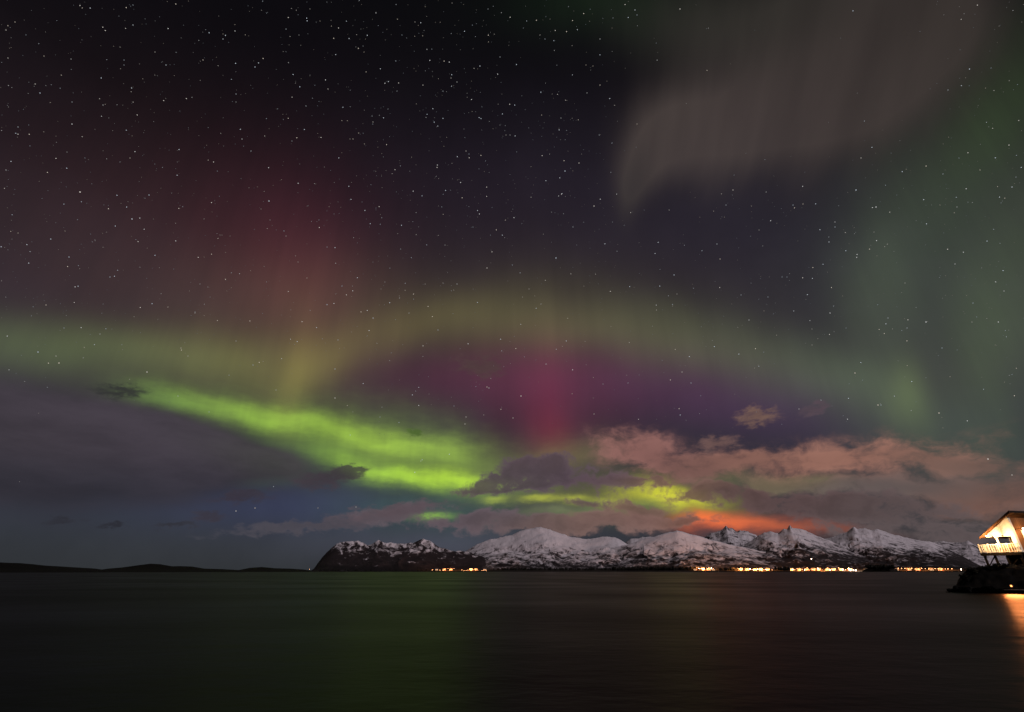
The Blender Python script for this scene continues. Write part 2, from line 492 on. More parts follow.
def mountain(prof, R_ridge, R_foot, label, m, rows=46, jag=1.0, gul=0.07, power=1.25, name='mountain', back=1.5, seed=0.0, cat='mountain'):
    """a range whose crest follows the surveyed bearings, with a real front slope down to its foot and a back slope"""
    px = np.array([p[0] for p in prof], float); py = np.array([p[1] for p in prof], float)
    xs = np.arange(px[0], px[-1] + 0.01, 0.42)
    ys = np.interp(xs, px, py)
    dirs = [bearing(x, y) for x, y in zip(xs, ys)]
    az = np.array([math.atan2(d.x, d.y) for d in dirs])
    te = np.array([d.z / math.hypot(d.x, d.y) for d in dirs])
    arc = az * R_ridge
    H = CAM_H + te * R_ridge
    fade = np.clip(H / 60, 0, 1)
    H = np.maximum(H, 0.5)
    Hs = np.convolve(np.pad(H, 14, mode='edge'), np.hanning(31)[1:-1] / np.hanning(31).sum(), 'valid')
    sf = np.concatenate([np.linspace(0, 1, rows), 1 + np.linspace(0, 1, 10)[1:] * 0.5])
    A, Sx = np.meshgrid(arc, sf, indexing='ij')
    AZ = np.repeat(az[:, None], len(sf), 1); HH = np.repeat(H[:, None], len(sf), 1); HB = np.repeat(Hs[:, None], len(sf), 1); FD = np.repeat(fade[:, None], len(sf), 1)
    rr = R_foot + (R_ridge - R_foot) * Sx
    front = np.clip(Sx, 0, 1)
    sh = 0.72 * front ** power + 0.28 * front ** 2.6
    sh = np.where(Sx > 1, np.clip(1 - (Sx - 1) * back, 0, 1), sh)
    env = np.sin(np.pi * np.clip(front, 0, 1)) ** 0.8
    warp = (fbm(A / 260 + seed, rr / 300, 3) - 0.5) * 260
    warp = warp + (fbm(A / 90 + seed, rr / 110 + 8, 3) - 0.5) * 90
    # the crest's own teeth die out a little way down; below them the slope follows the broad shape
    HH = HB + (HH - HB) * np.where(Sx <= 1, front ** 14, np.clip(1 - (Sx - 1) * 4, 0, 1))
    HH = HH + jag * FD * (fbm(A / 38 + seed, rr / 45 + 3.1, 4, 0.6) - 0.5) * 15 * np.clip(front ** 5, 0, 1)
    gl = (ridged((A + warp) / 120 + seed, rr / 300 + seed, 4) - 0.55) * gul * HH * env * 2.2
    gl += (fbm(A / 330 + seed + 40, rr / 330, 4) - 0.5) * 0.32 * HH * env
    Zv = HH * sh + gl
    # crest silhouette stays the crest: the front slope never rises above the sight line
    HC = np.repeat(H[:, None], len(sf), 1)
    Zv = np.where(Sx < 1, np.minimum(Zv, CAM_H + (HC - CAM_H) * rr / R_ridge * 0.995 + 1.5), Zv)
    Zv = np.where(Sx <= 0.001, -1.0, Zv)
    Zv[0, :] = np.minimum(Zv[0, :], -1); Zv[-1, :] = np.minimum(Zv[-1, :], -1)
    me = sheet(name, rr * np.sin(AZ), rr * np.cos(AZ), Zv, (A / 100 + seed, (rr - R_foot) / 100))
    o = link(name, me, m)
    return tag(o, label, cat, kind='structure')


M_cliff = mountain_material('snow_patched_cliff', 0.16, 30, 1.0, 1.6)
M_white = mountain_material('snow_covered_mountain', 0.65, 46, 0.6, 1.4)
M_hill = mountain_material('snowy_hill', 0.58, 42, 0.5, 1.2)
M_peak = mountain_material('rocky_peak', 0.2, 10, 1.1)
M_right = mountain_material('windblown_slope', 0.36, 36, 0.75, 1.2)

mountain([(925, 543), (943, 541), (955, 543), (962, 542), (968, 540.5), (973, 543), (985, 549), (1005, 553), (1040, 549), (1090, 540), (1180, 555)], 6200, 4200,
         'faint pale snow ridge far behind the lit house', mountain_material('far_snow', 0.12, 5, 0.7), rows=30, seed=3)
mountain([(800, 556), (818, 541), (836, 536), (847, 532), (854, 526.7), (857, 529), (864, 528.3), (871, 530), (877, 529.5), (889, 533), (903, 537), (913.6, 539), (929.5, 541.6),
          (942, 546), (956, 553), (970, 560), (985, 568), (1010, 571)], 4300, 2300,
         'long snow streaked mountain with rounded right shoulder above the row of street lamps', M_right, seed=21)
mountain([(690, 552), (700, 541), (711, 533.7), (718.4, 531), (723, 529), (726, 526), (729, 528.5), (732, 528), (736, 531.5), (743, 530.2), (747, 531), (752, 533), (759, 537), (770, 545), (790, 556)],
         4500, 3000, 'dark jagged rocky peak against the orange glow', M_peak, rows=30, jag=1.8, seed=33)
mountain([(612, 556), (622, 545), (626, 541.5), (630.5, 538.5), (637, 538.3), (646, 536.8), (655, 537), (668, 545), (690, 558)], 4400, 3300,
         'small dark ridge between the two white summits', M_peak, rows=24, seed=44)
mountain([(715, 560), (738, 548), (752, 540), (764, 533), (771, 531.6), (778, 533), (783.5, 528.5), (787, 529), (789.6, 524.3), (792, 527.3), (797.6, 527.8), (808, 532), (818.7, 537), (831, 541.6), (850, 548),
          (875, 556), (905, 564), (930, 570)], 3500, 2250, 'white mountain with a needle summit above the brightest village lights', M_right, jag=1.2, seed=55)
mountain([(455, 560), (466, 551), (477.6, 544), (490, 539.5), (502, 537), (513, 534.6), (521.5, 530.3), (530, 528.3), (540, 527), (551, 529.7), (562, 533.7), (572.5, 537), (586.6, 539), (597, 537.3), (607.7, 536),
          (616.5, 537.5), (625, 542.5), (640, 550), (665, 562)], 3300, 2200, 'broad white snow covered mountain in the middle of the range', M_white, jag=0.8, gul=0.05, seed=66)
mountain([(585, 562), (605, 552), (622, 545.5), (637.6, 541.5), (655, 536), (667, 533), (677, 530.5), (687, 533), (697, 535.5), (708, 539), (725, 543), (745, 547.5), (770, 553), (800, 560), (830, 567)], 2950, 2180,
         'smooth rounded snowy hill with dark wood along its foot', M_hill, jag=0.7, gul=0.05, seed=77)
mountain([(311, 570.5), (314, 568.5), (318, 563), (323, 557), (331.6, 547), (335, 545), (338.7, 543), (346, 542), (352.7, 541.3), (360, 542), (367.7, 545), (372, 544), (379, 540.2), (383, 541.5), (388, 543), (398, 544),
          (407, 543.4), (416, 541.3), (423, 539.5), (430, 541), (439, 547), (451, 550.5), (463, 551), (480, 556), (500, 563), (520, 569)], 2700, 2180,
         'steep dark headland cliff with snow patches at the left end of the range', M_cliff, jag=1.1, gul=0.10, seed=88)

# low islands on the left
M_isle = grained('dark_island_heath', (0.003, 0.003, 0.003), (0.006, 0.006, 0.006), 0.02)
mountain([(-90, 569), (-40, 563.5), (0, 562.3), (20, 563), (45, 565.5), (70, 567), (95, 568.5), (110, 570.5)], 1500, 1300, 'long low black island at the left edge of the water', M_isle,
         rows=12, jag=0.28, gul=0.02, name='island', seed=5, cat='island')
mountain([(95, 570.5), (108, 568.6), (122, 567.4), (138, 565.2), (150, 563.8), (160, 564.2), (172, 566.2), (180, 566), (192, 566.6), (204, 568.6), (222, 569), (246, 570.5)], 1700, 1450,
         'low black island with a rounded middle hump', M_isle, rows=12, jag=0.28, gul=0.02, name='island', seed=6, cat='island')
mountain([(236, 570.5), (250, 567.8), (262, 567), (275, 568.2), (290, 568.6), (303, 569.4), (312, 570.6)], 1900, 1700, 'small flat black islet beside the headland', M_isle,
         rows=10, jag=0.2, gul=0.02, name='island', seed=7, cat='island')

# low shore strip and wooded knoll in front of the range
M_shore = grained('dark_shore', (0.010, 0.009, 0.008), (0.022, 0.018, 0.015), 0.05)
mountain([(430, 570.6), (450, 569.9), (520, 569.6), (640, 569.3), (760, 569.5), (865, 569.4), (955, 569.4), (1040, 569.0), (1100, 570)], 2170, 2050, 'low dark shoreline strip under the mountains', M_shore,
         rows=10, jag=0.2, gul=0.0, name='shore', seed=9, cat='shore')
mountain([(862, 570.6), (868, 567.2), (875, 565.2), (882, 565.6), (889, 566.6), (894, 568), (899, 570.6)], 2080, 2000, 'dark wooded knoll in front of the village lights', M_shore,
         rows=12, jag=0.3, gul=0.0, name='hill', seed=10, cat='hill')

# shore woods: one mass nobody could count
M_wood = grained('night_wood', (0.008, 0.009, 0.007), (0.018, 0.016, 0.013), 0.3)


def wood(bm, p, h):
    w = h * random.uniform(0.28, 0.5)
    n = 6
    prev = None
    for k, (zz, ww) in enumerate(((0.0, 0.25), (0.22, 1.0), (0.55, 0.8), (0.82, 0.4))):
        ring = [bm.verts.new((p.x + math.cos(i * math.tau / n + k) * w * ww * random.uniform(0.7, 1.2), p.y + math.sin(i * math.tau / n + k) * w * ww * random.uniform(0.7, 1.2),
                              p.z + h * zz + random.uniform(-.04, .04) * h)) for i in range(n)]
        if prev:
            for i in range(n): bm.faces.new((prev[i], prev[(i + 1) % n], ring[(i + 1) % n], ring[i]))
        prev = ring
    top = bm.verts.new((p.x, p.y, p.z + h))
    for i in range(n): bm.faces.new((prev[i], prev[(i + 1) % n], top))


bm = bmesh.new()
for x0, x1, n, dist, py, h0, h1 in ((490, 640, 240, 2150, 569.8, 5, 11), (612, 700, 260, 2140, 569.4, 6, 14), (700, 865, 150, 2160, 569.6, 3, 7), (720, 737, 40, 2110, 569.8, 5, 11), (775, 790, 40, 2100, 569.6, 6, 14),
                                (866, 895, 120, 2030, 567.6, 6, 11), (895, 1000, 120, 2160, 569.8, 3, 6), (320, 430, 120, 2190, 570.4, 3, 7), (430, 495, 60, 2190, 570.2, 3, 5)):
    for _ in range(n):
        q_ = at(random.uniform(x0, x1), py, dist + random.uniform(-15, 45))
        q_.z = max(0.6, q_.z - 1.5 + random.uniform(-1, 1.5))
        wood(bm, q_, random.uniform(h0, h1))
tag(link('woods', done(bm, 'woods'), M_wood), 'dark mass of trees along the far shore under the mountains', 'woods', kind='stuff')

# ------------------------------------------------------------------ village on the far shore
M_vwall = grained('painted_village_wall', (0.10, 0.035, 0.03), (0.14, 0.05, 0.04), 0.5)
M_vroof = grained('snowy_village_roof', (0.05, 0.045, 0.045), (0.20, 0.19, 0.20), 0.3)
M_vwin = mat('lit_village_window', (0.8, 0.6, 0.4), 0.4, (1.0, 0.55, 0.26), 3)[0]
M_pole = grained('galvanised_pole', (0.12, 0.12, 0.12), (0.2, 0.2, 0.2), 3)
M_lamp = mat('sodium_lamp', (1, .8, .6), 0.4, (1.0, 0.42, 0.16), 17)[0]
M_flood = mat('white_floodlamp', (1, 1, 1), 0.4, (1.0, 0.74, 0.56), 40)[0]
for m_ in (M_vwin, M_lamp, M_flood): m_.cycles.emission_sampling = 'NONE'

VG = {}


def village_house_meshes():
    bm = bmesh.new()
    box(bm, -6, 6, -4, 4, 0, 4.2)
    prism(bm, [(-6, -4, 4.2), (-6, 4, 4.2), (-6, 0, 7.0)], (12, 0, 0))
    VG['wall'] = done(bm, 'wall'); VG['wall'].materials.append(M_vwall)
    bm = bmesh.new()
    for s in (-1, 1):
        prism(bm, [(-6.6, s * 4.8, 3.75), (-6.6, 0, 7.12), (-6.6, 0, 7.42), (-6.6, s * 4.8, 4.05)], (13.2, 0, 0))
    VG['roof'] = done(bm, 'roof'); VG['roof'].materials.append(M_vroof)
    bm = bmesh.new()
    box(bm, -1.0, 1.0, -4.08, -4.003, 1.2, 2.9)
    VG['window'] = done(bm, 'window'); VG['window'].materials.append(M_vwin)


village_house_meshes()


def street_lamp_meshes():
    bm = bmesh.new()
    bar(bm, (0, 0, -4), (0, 0, 7.4), 0.22); bar(bm, (0, 0, 7.3), (0, -1.5, 7.6), 0.16)
    VG['pole'] = done(bm, 'pole'); VG['pole'].materials.append(M_pole)
    for key, mm, r in (('lamp_head', M_lamp, 0.75), ('flood_head', M_flood, 1.1)):
        bm = bmesh.new()
        bmesh.ops.create_uvsphere(bm, u_segments=10, v_segments=6, radius=r)
        for v in bm.verts: v.co = Vector((v.co.x, v.co.y - 1.6, v.co.z * 0.7 + 7.3))
        VG[key] = done(bm, key); VG[key].materials.append(mm)


street_lamp_meshes()


def village_house(px, py, dist, label, group):
    o = bpy.data.objects.new('village_house', None); COL.objects.link(o)
    p = at(px, py, dist); o.location = (p.x, p.y, max(0.4, p.z - 2.6))
    o.rotation_euler.z = -math.atan2(p.x, p.y) + random.uniform(-0.5, 0.5)
    for k in ('wall', 'roof'): link(k, VG[k], None, o)
    for x in (-3.6, 0.2, 3.8): link('window', VG['window'], None, o, (x, 0, 0))
    return tag(o, label, 'house', group)


def street_lamp(px, py, dist, label, group, flood=False, watts=0, scale=1.0, cat='street lamp', glow=(1.0, 0.34, 0.08)):
    o = bpy.data.objects.new('street_lamp', None); COL.objects.link(o)
    p = at(px, py, dist); o.location = (p.x, p.y, p.z - 7.3 * scale)
    o.rotation_euler.z = -math.atan2(p.x, p.y); o.scale = (scale * random.uniform(0.75, 1.15),) * 3
    link('pole', VG['pole'], None, o)
    link('lamp_head', VG['flood_head' if flood else 'lamp_head'], None, o)
    if watts:
        l = bpy.data.lights.new('lamp_glow', 'SPOT'); l.energy = watts * 7; l.color = glow; l.shadow_soft_size = 2.0   # added spot high above the lamp head, aimed inland to light the slopes
        l.spot_size = R(150); l.spot_blend = 0.6
        lo = bpy.data.objects.new('lamp_glow', l); COL.objects.link(lo); lo.parent = o; lo.location = (0, 2.0, 24); lo.rotation_euler = (R(91), 0, 0)
    return tag(o, label, cat, group)


def jit(a): return random.uniform(-a, a)


L1 = 'small warm street lamp in the left light cluster below the dark headland'
for px in (432.5, 440, 443, 448, 449.5, 454, 462, 464, 466, 468, 471, 473, 478, 482, 483.5, 486):
    street_lamp(px, 570.1 - (1.6 if px in (448, 454) else 0) + jit(.3), 2100, L1, 'street lamps below the headland', watts=130000 if px in (448, 471) else 0)
L2 = 'bright lamp in the orange lit quay below the rounded snowy hill'
for px in (697, 699, 701.5, 704, 706, 709, 711.5, 713.5):
    street_lamp(px, 568.3 + jit(.4), 2110, L2, 'quay lamps below the snowy hill', flood=px in (699, 711.5), watts=420000 if px in (704,) else 0)
L3 = 'bright lamp in the dense strip of village lights under the needle summit'
for px in (738, 740.5, 745, 748, 750, 752, 753.5, 755.5, 757.5, 759, 761.5, 764, 766, 769, 772):
    street_lamp(px, 569.5 - (1.3 if px in (738, 740.5) else 0) + jit(.35), 2090, L3, 'lamps in the dense village strip', flood=px in (750, 753.5, 757.5, 766), watts=420000 if px in (740.5, 761.5) else 0)
L4 = 'harbour lamp in the long bright strip left of the wooded knoll'
for i, px in enumerate(np.arange(789.5, 858, 2.55)):
    street_lamp(float(px) + jit(.5), 569.6 - (1.4 if i % 4 == 3 else 0) + jit(.35), 2090, L4, 'harbour lamps left of the wooded knoll', flood=i % 5 == 1 or px > 848, watts=260000 if i % 9 == 4 else 0)
street_lamp(855.5, 569.6, 2060, 'strongest white floodlamp at the right end of the harbour strip', None, flood=True, watts=200000, scale=1.5, cat='floodlamp', glow=(1, .7, .5))
L5 = 'evenly spaced street lamp in the row right of the wooded knoll'
for i, px in enumerate(np.arange(895, 946, 3.35)):
    street_lamp(float(px), 568.6 + jit(.2), 2110, L5, 'row of street lamps right of the knoll', watts=90000 if i % 6 == 3 else 0)
for px in (948, 952): street_lamp(px, 569.0, 2110, L5, 'row of street lamps right of the knoll')
street_lamp(961, 569.2, 1800, 'single orange lamp near the dark point beside the lit house', None, flood=True, scale=1.25)
street_lamp(811.5, 558.8, 2420, 'single white lamp high on the slope above the harbour', None, flood=True)
street_lamp(309.5, 568.8, 2150, 'tiny white beacon light at the foot of the headland', None, flood=False, scale=0.8, cat='beacon')
for px, lab, grp in [(x, 'tiny village house with lit windows among the lights below the headland', 'houses below the headland') for x in (436, 445, 452, 470, 476, 485)] + \
                    [(x, 'small village house with lit windows in the strip under the needle summit', 'houses in the dense village strip') for x in (696, 703, 708, 714, 742, 747, 755, 762, 768)] + \
                    [(x, 'small harbour house with lit windows left of the wooded knoll', 'harbour houses') for x in (792, 799, 806, 813, 820, 827, 834, 841, 849)] + \
                    [(x, 'small roadside house with lit windows right of the wooded knoll', 'roadside houses') for x in (898, 908, 919, 931, 941)]:
    village_house(px + jit(1), 569.7, 2125 + jit(10), lab, grp)

# ------------------------------------------------------------------ rocky point with the lit house
M_rock = grained('wet_dark_rock', (0.002, 0.002, 0.002), (0.007, 0.006, 0.005), 0.9, rough=0.75, bump=0.8)


def rocky_point():
    # plan grid over the point: u along the shore to the right, w inland
    o = at(985, 592, 85.0)
    rt = Vector((math.cos(R(43.5)), -math.sin(R(43.5)), 0)); fw = Vector((math.sin(R(43.5)), math.cos(R(43.5)), 0))
    U = np.linspace(-3.6, 26, 150); W = np.linspace(-1.5, 26, 110)
    UU, WW = np.meshgrid(U, W, indexing='ij')
    edge = 1.2 * (fbm(UU / 3.0 + 4, UU * 0 + 1.5, 4) - 0.5)
    ins = WW - edge - 0.05 * UU * 0
    hl = np.interp(UU, [-3.6, -2.7, -2.2, -1.5, -0.6, 0.6, 3, 26], [-0.5, 0.5, 1.2, 1.9, 2.5, 2.75, 2.95, 3.3])
    h = hl * np.clip((ins + 0.2) / 4.0, -0.3, 1) ** 1 * np.clip((26.2 - WW) / 8, 0, 1)
    h = h + (ridged(UU / 2.1, WW / 2.1, 5) - 0.6) * 0.75 * np.clip(h, 0, 1) + (fbm(UU / 0.5, WW / 0.5, 4) - 0.5) * 0.4 * np.clip(h, 0.1, 1)
    h = np.where(h < 0.02, -0.6, h)
    me = sheet('rocky_shore', o.x + rt.x * UU + fw.x * WW, o.y + rt.y * UU + fw.y * WW, h)
    return o, rt, fw, link('rocky_shore', me, M_rock)


po, prt, pfw, shore = rocky_point()
tag(shore, 'black rocky point under the stilted house at the right edge', 'rocky shore', kind='structure')


def boulder(u, w, z, r, label, sd):
    bm = bmesh.new()
    bmesh.ops.create_icosphere(bm, subdivisions=4, radius=1)
    rs = random.Random(sd)
    ax = [Vector((rs.gauss(0, 1), rs.gauss(0, 1), rs.gauss(0, 1))).normalized() for _ in range(15)]
    for v in bm.verts:
        k = 1.0
        for i, a in enumerate(ax): k = min(k, (0.62 + 0.022 * i) / max(0.2, v.co.dot(a)))
        v.co = Vector((v.co.x * k * 1.3, v.co.y * k, v.co.z * k * 0.72)) * r * (1 + 0.06 * math.sin(7 * v.co.x + sd) * math.sin(9 * v.co.y) + 0.04 * math.sin(17 * v.co.z + 13 * v.co.x))
    p = po + prt * u + pfw * w
    o = link('boulder', done(bm, 'boulder'), M_rock, None, (p.x, p.y, z))
    o.rotation_euler.z = rs.uniform(0, 6)
    return tag(o, label, 'boulder', 'boulders along the rocky point')


for u_, w_, z_, r_, lab_ in ((-3.0, 0.5, 0.15, 0.5, 'lowest black boulder at the left tip of the rocky point'), (-2.3, 0.35, 0.35, 0.62, 'second black boulder from the left tip of the rocky point'),
                             (-1.5, 0.1, 0.35, 0.7, 'black boulder at the waterline below the leftmost shrub'), (-0.5, -0.1, 0.3, 0.55, 'small dark boulder at the waterline left of the deck posts'),
                             (0.5, -0.2, 0.4, 0.75, 'wide black boulder at the waterline below the deck'), (1.7, -0.1, 0.3, 0.6, 'dark boulder at the waterline beside the jetty')):
    boulder(u_, w_, z_, r_, lab_, int(u_ * 10))

M_leaf = grained('dark_shrub_leaf', (0.008, 0.009, 0.006), (0.02, 0.02, 0.014), 4)
M_bark = grained('shrub_bark', (0.02, 0.016, 0.012), (0.04, 0.03, 0.024), 6)


def shrub(u, w, z, h, r, label, sd):
    rs = random.Random(sd)
    p = po + prt * u + pfw * w
    o = bpy.data.objects.new('shrub', None); COL.objects.link(o); o.location = (p.x, p.y, z)
    tips = []
    bs = bmesh.new()
    for k in range(9):
        a = rs.uniform(0, math.tau); l = rs.uniform(0.5, 1.0)
        m1 = Vector((math.cos(a) * r * .25, math.sin(a) * r * .25, h * .4 * l)); m2 = Vector((math.cos(a) * r * .8 * l, math.sin(a) * r * .8 * l, h * l))
        bar(bs, (0, 0, -0.3), m1, 0.06); bar(bs, m1, m2, 0.03); tips += [m1, m2, (m1 + m2) / 2]
    link('stem', done(bs, 'stem'), M_bark, o)
    bl = bmesh.new()
    for t_ in tips:
        for _ in range(26):
            c = t_ + Vector((rs.gauss(0, r * .2), rs.gauss(0, r * .2), rs.gauss(0, h * .12)))
            d1 = Vector((rs.gauss(0, 1), rs.gauss(0, 1), rs.gauss(0, 1))).normalized() * 0.11; d2 = d1.orthogonal() * 0.6
            bl.faces.new([bl.verts.new(c + d1), bl.verts.new(c + d2), bl.verts.new(c - d1), bl.verts.new(c - d2)])
    link('foliage', done(bl, 'foliage'), M_leaf, o)
    return tag(o, label, 'shrub', 'shrubs on the rocky point')


shrub(-1.35, 2.5, 1.2, 0.75, 0.6, 'low dark shrub nearest the tip of the rocky point', 11)
shrub(-0.4, 3.5, 1.9, 0.8, 0.8, 'dark bushy shrub left of the deck posts', 12)
shrub(1.0, 4.0, 2.3, 0.7, 0.8, 'dark shrub directly under the deck', 13)
shrub(2.5, 4.0, 2.5, 0.75, 0.9, 'dark shrub between the deck posts and the house', 14)

# ------------------------------------------------------------------ the house on stilts
cr = at(1022, 552, 91.67)
AL = 30
rx_, ry_ = cr.x / math.hypot(cr.x, cr.y), cr.y / math.hypot(cr.x, cr.y)
ax_ = (ry_ * math.sin(R(AL)) + rx_ * math.cos(R(AL)), -rx_ * math.sin(R(AL)) + ry_ * math.cos(R(AL)))
house = bpy.data.objects.new('stilt_house', None); COL.objects.link(house)
house.location = cr
house.rotation_euler.z = math.atan2(ax_[1], ax_[0])
tag(house, 'timber house on stilts with lit white gable and railed deck at the right edge', 'house')

M_whitewood = boards('white_painted_boards', (0.80, 0.76, 0.70), (0.72, 0.67, 0.60), 1, 0.16)
M_orange = boards('ochre_stained_boards', (0.36, 0.15, 0.045), (0.24, 0.09, 0.025), 0, 0.34)
M_orange2 = boards('ochre_rail_boards', (0.45, 0.22, 0.09), (0.33, 0.15, 0.06), 1, 0.2)
M_white = grained('white_painted_timber', (0.78, 0.74, 0.68), (0.70, 0.66, 0.60), 3)
M_roof = grained('dark_roofing', (0.018, 0.016, 0.016), (0.035, 0.03, 0.03), 2.5, (1, 1, 1), bump=0.3)
M_soffit = boards('stained_soffit_boards', (0.24, 0.11, 0.05), (0.18, 0.08, 0.035), 1, 0.15)
M_dark = grained('tarred_timber', (0.010, 0.007, 0.006), (0.020, 0.015, 0.012), 3, (1, 1, 0.2))
M_glass = mat('lit_window_pane', (0.9, 0.8, 0.6), 0.2, (1.0, 0.66, 0.24), 7)[0]

HW, HN, LEN = 3.05, 4.3, 9.0      # gable width, height of the near wall, house length


def roof_z(v): return HN + 0.10 - v * (HN + 0.10 - 2.35) / 3.05


piece('deck', lambda b: [box(b, -0.55, 4.2, v, v + 0.135, -0.05, 0.0) for v in np.arange(-0.3, 4.3, 0.145)], M_dark, house)
piece('joist', lambda b: [box(b, u, u + 0.1, -0.25, 4.3, -0.30, -0.055) for u in (-0.5, 0.5, 1.4, 2.3, 3.1, 4.05)] + [box(b, -0.60, -0.53, -0.3, 4.35, -0.34, -0.052)], M_dark, house)
# gable panel over the porch beam
piece('gable', lambda b: prism(b, [(0, 0.2, 2.12), (0, 2.98, 2.12), (0, 2.98, roof_z(2.98) - 0.10), (0, 0.2, roof_z(0.2) - 0.10)], (0.10, 0, 0)), M_whitewood, house)
piece('beam', lambda b: box(b, -0.06, 0.16, 0.2, 3.05, 1.94, 2.115, 0.01), M_white, house)
piece('corner_board', lambda b: box(b, -0.04, 0.34, -0.06, 0.46, 0.002, HN - 0.12, 0.01), M_white, house)
for v in (2.12,):
    piece('post', lambda b: box(b, -0.03, 0.13, v - 0.08, v + 0.08, 0.002, 1.938, 0.01), M_white, house)
piece('post', lambda b: box(b, 3.8, 3.95, 2.9, 3.05, 0.002, 2.2, 0.01), M_white, house)
piece('wall', lambda b: (box(b, 0.345, LEN, 0.0, 0.16, -0.3, HN - 0.06), box(b, 4.2, 4.36, 0.165, HW, 0.002, 2.3), box(b, 4.365, LEN, HW - .16, HW, -0.3, 2.3)), M_orange, house)


def window(u, h0, h1, w):
    def frame(b):
        o_ = [(u - .09, h0 - .09), (u + w + .09, h0 - .09), (u + w + .09, h1 + .09), (u - .09, h1 + .09)]
        i_ = [(u, h0), (u + w, h0), (u + w, h1), (u, h1)]
        L = {}
        for nm, pts in (('o', o_), ('i', i_)):
            for y in (-0.07, -0.003): L[nm, y] = [b.verts.new((p[0], y, p[1])) for p in pts]
        for k in range(4):
            n_ = (k + 1) % 4
            for a_, c_ in ((('o', -.07), ('i', -.07)), (('i', -.07), ('i', -.003)), (('i', -.003), ('o', -.003)), (('o', -.003), ('o', -.07))):
                b.faces.new((L[a_][k], L[a_][n_], L[c_][n_], L[c_][k]))
    fr = piece('window', frame, M_white, house)
    piece('mullion', lambda b: box(b, u + w / 2 - .03, u + w / 2 + .03, -0.06, -0.035, h0 + .002, h1 - .002), M_white, fr)
    piece('pane', lambda b: box(b, u + .004, u + w - .004, -0.03, -0.004, h0 + .004, h1 - .004), M_glass, fr)


window(1.55, 1.15, 2.6, 1.5)
window(4.4, 1.15, 2.6, 1.5)
# single-pitch roof falling away from the near wall, with a dark verge board
rf = piece('roof', lambda b: prism(b, [(-0.42, -0.75, roof_z(-0.55) + 0.02), (-0.42, 3.75, roof_z(3.75) + 0.0), (-0.42, 3.75, roof_z(3.75) + 0.18), (-0.42, -0.75, roof_z(-0.55) + 0.24)], (LEN + 1.2, 0, 0)), M_roof, house)
piece('soffit', lambda b: prism(b, [(-0.40, -0.7, roof_z(-0.55) - 0.035), (-0.40, 3.7, roof_z(3.7) - 0.035), (-0.40, 3.7, roof_z(3.7) - 0.004), (-0.40, -0.7, roof_z(-0.55) - 0.004)], (LEN + 1.1, 0, 0)), M_soffit, rf)
piece('verge_board', lambda b: prism(b, [(-0.47, -0.78, roof_z(-0.55) - 0.06), (-0.47, 3.8, roof_z(3.8) - 0.10), (-0.47, 3.8, roof_z(3.8) + 0.12), (-0.47, -0.78, roof_z(-0.55) + 0.2)], (0.04, 0, 0)), M_soffit, rf)
# railing round the deck
rail = piece('railing', lambda b: (box(b, -0.53, -0.43, -0.2, 4.3, 0.98, 1.05, 0.008), box(b, -0.51, -0.45, -0.2, 4.3, 0.10, 0.15), box(b, -0.42, 4.1, 4.2, 4.3, 0.98, 1.05, 0.008), box(b, -0.42, 4.1, 4.22, 4.28, 0.10, 0.15)), M_white, house)
for v in (-0.15, 0.95, 2.05, 3.15, 4.25):
    piece('rail_post', lambda b: box(b, -0.54, -0.42, v - 0.055, v + 0.055, 0.002, 1.12, 0.008), M_white, rail)
for u in (0.7, 1.9, 3.0, 4.1):
    piece('rail_post', lambda b: box(b, u - 0.055, u + 0.055, 4.19, 4.31, 0.002, 1.12, 0.008), M_white, rail)
piece('baluster', lambda b: [box(b, -0.50, -0.46, v, v + 0.06, 0.152, 0.978) for v in np.arange(0.06, 4.15, 0.275)] + [box(b, u, u + 0.06, 4.23, 4.27, 0.152, 0.978) for u in np.arange(-0.3, 4.0, 0.275)], M_white, rail)
piece('panel', lambda b: box(b, 0.02, 0.08, 0.47, 2.03, 0.05, 1.0), M_orange2, house)
# stilts standing on the rock
for u, v, zb in ((-0.4, 4.05, -2.4), (-0.4, 2.85, -2.3), (-0.4, 1.5, -2.2), (-0.4, 0.05, -2.2), (1.6, 4.1, -2.2), (1.6, 2.4, -2.2), (3.8, 4.1, -2.2), (3.8, 0.3, -2.2), (1.6, 0.3, -2.2)):
    piece('stilt', lambda b: box(b, u - 0.10, u + 0.10, v - 0.10, v + 0.10, zb, -0.345), M_dark, house)
for v0_, v1_ in ((3.95, 2.98), (1.38, 0.18)):
    piece('brace', lambda b: bar(b, (-0.4, v0_, -1.6), (-0.4, v1_, -0.5), 0.09), M_dark, house)
piece('plinth', lambda b: box(b, 1.9, LEN, 0.06, HW - 0.1, -2.3, -0.35), M_dark, house)


# lamps of the house
M_shade = grained('black_lamp_metal', (0.02, 0.02, 0.02), (0.03, 0.03, 0.03), 5, rough=0.4)
M_bulb = mat('warm_bulb', (1, .9, .8), 0.3, (1.0, 0.62, 0.28), 40)[0]
HM = Matrix.Translation(cr) @ Matrix.Rotation(house.rotation_euler.z, 4, 'Z')


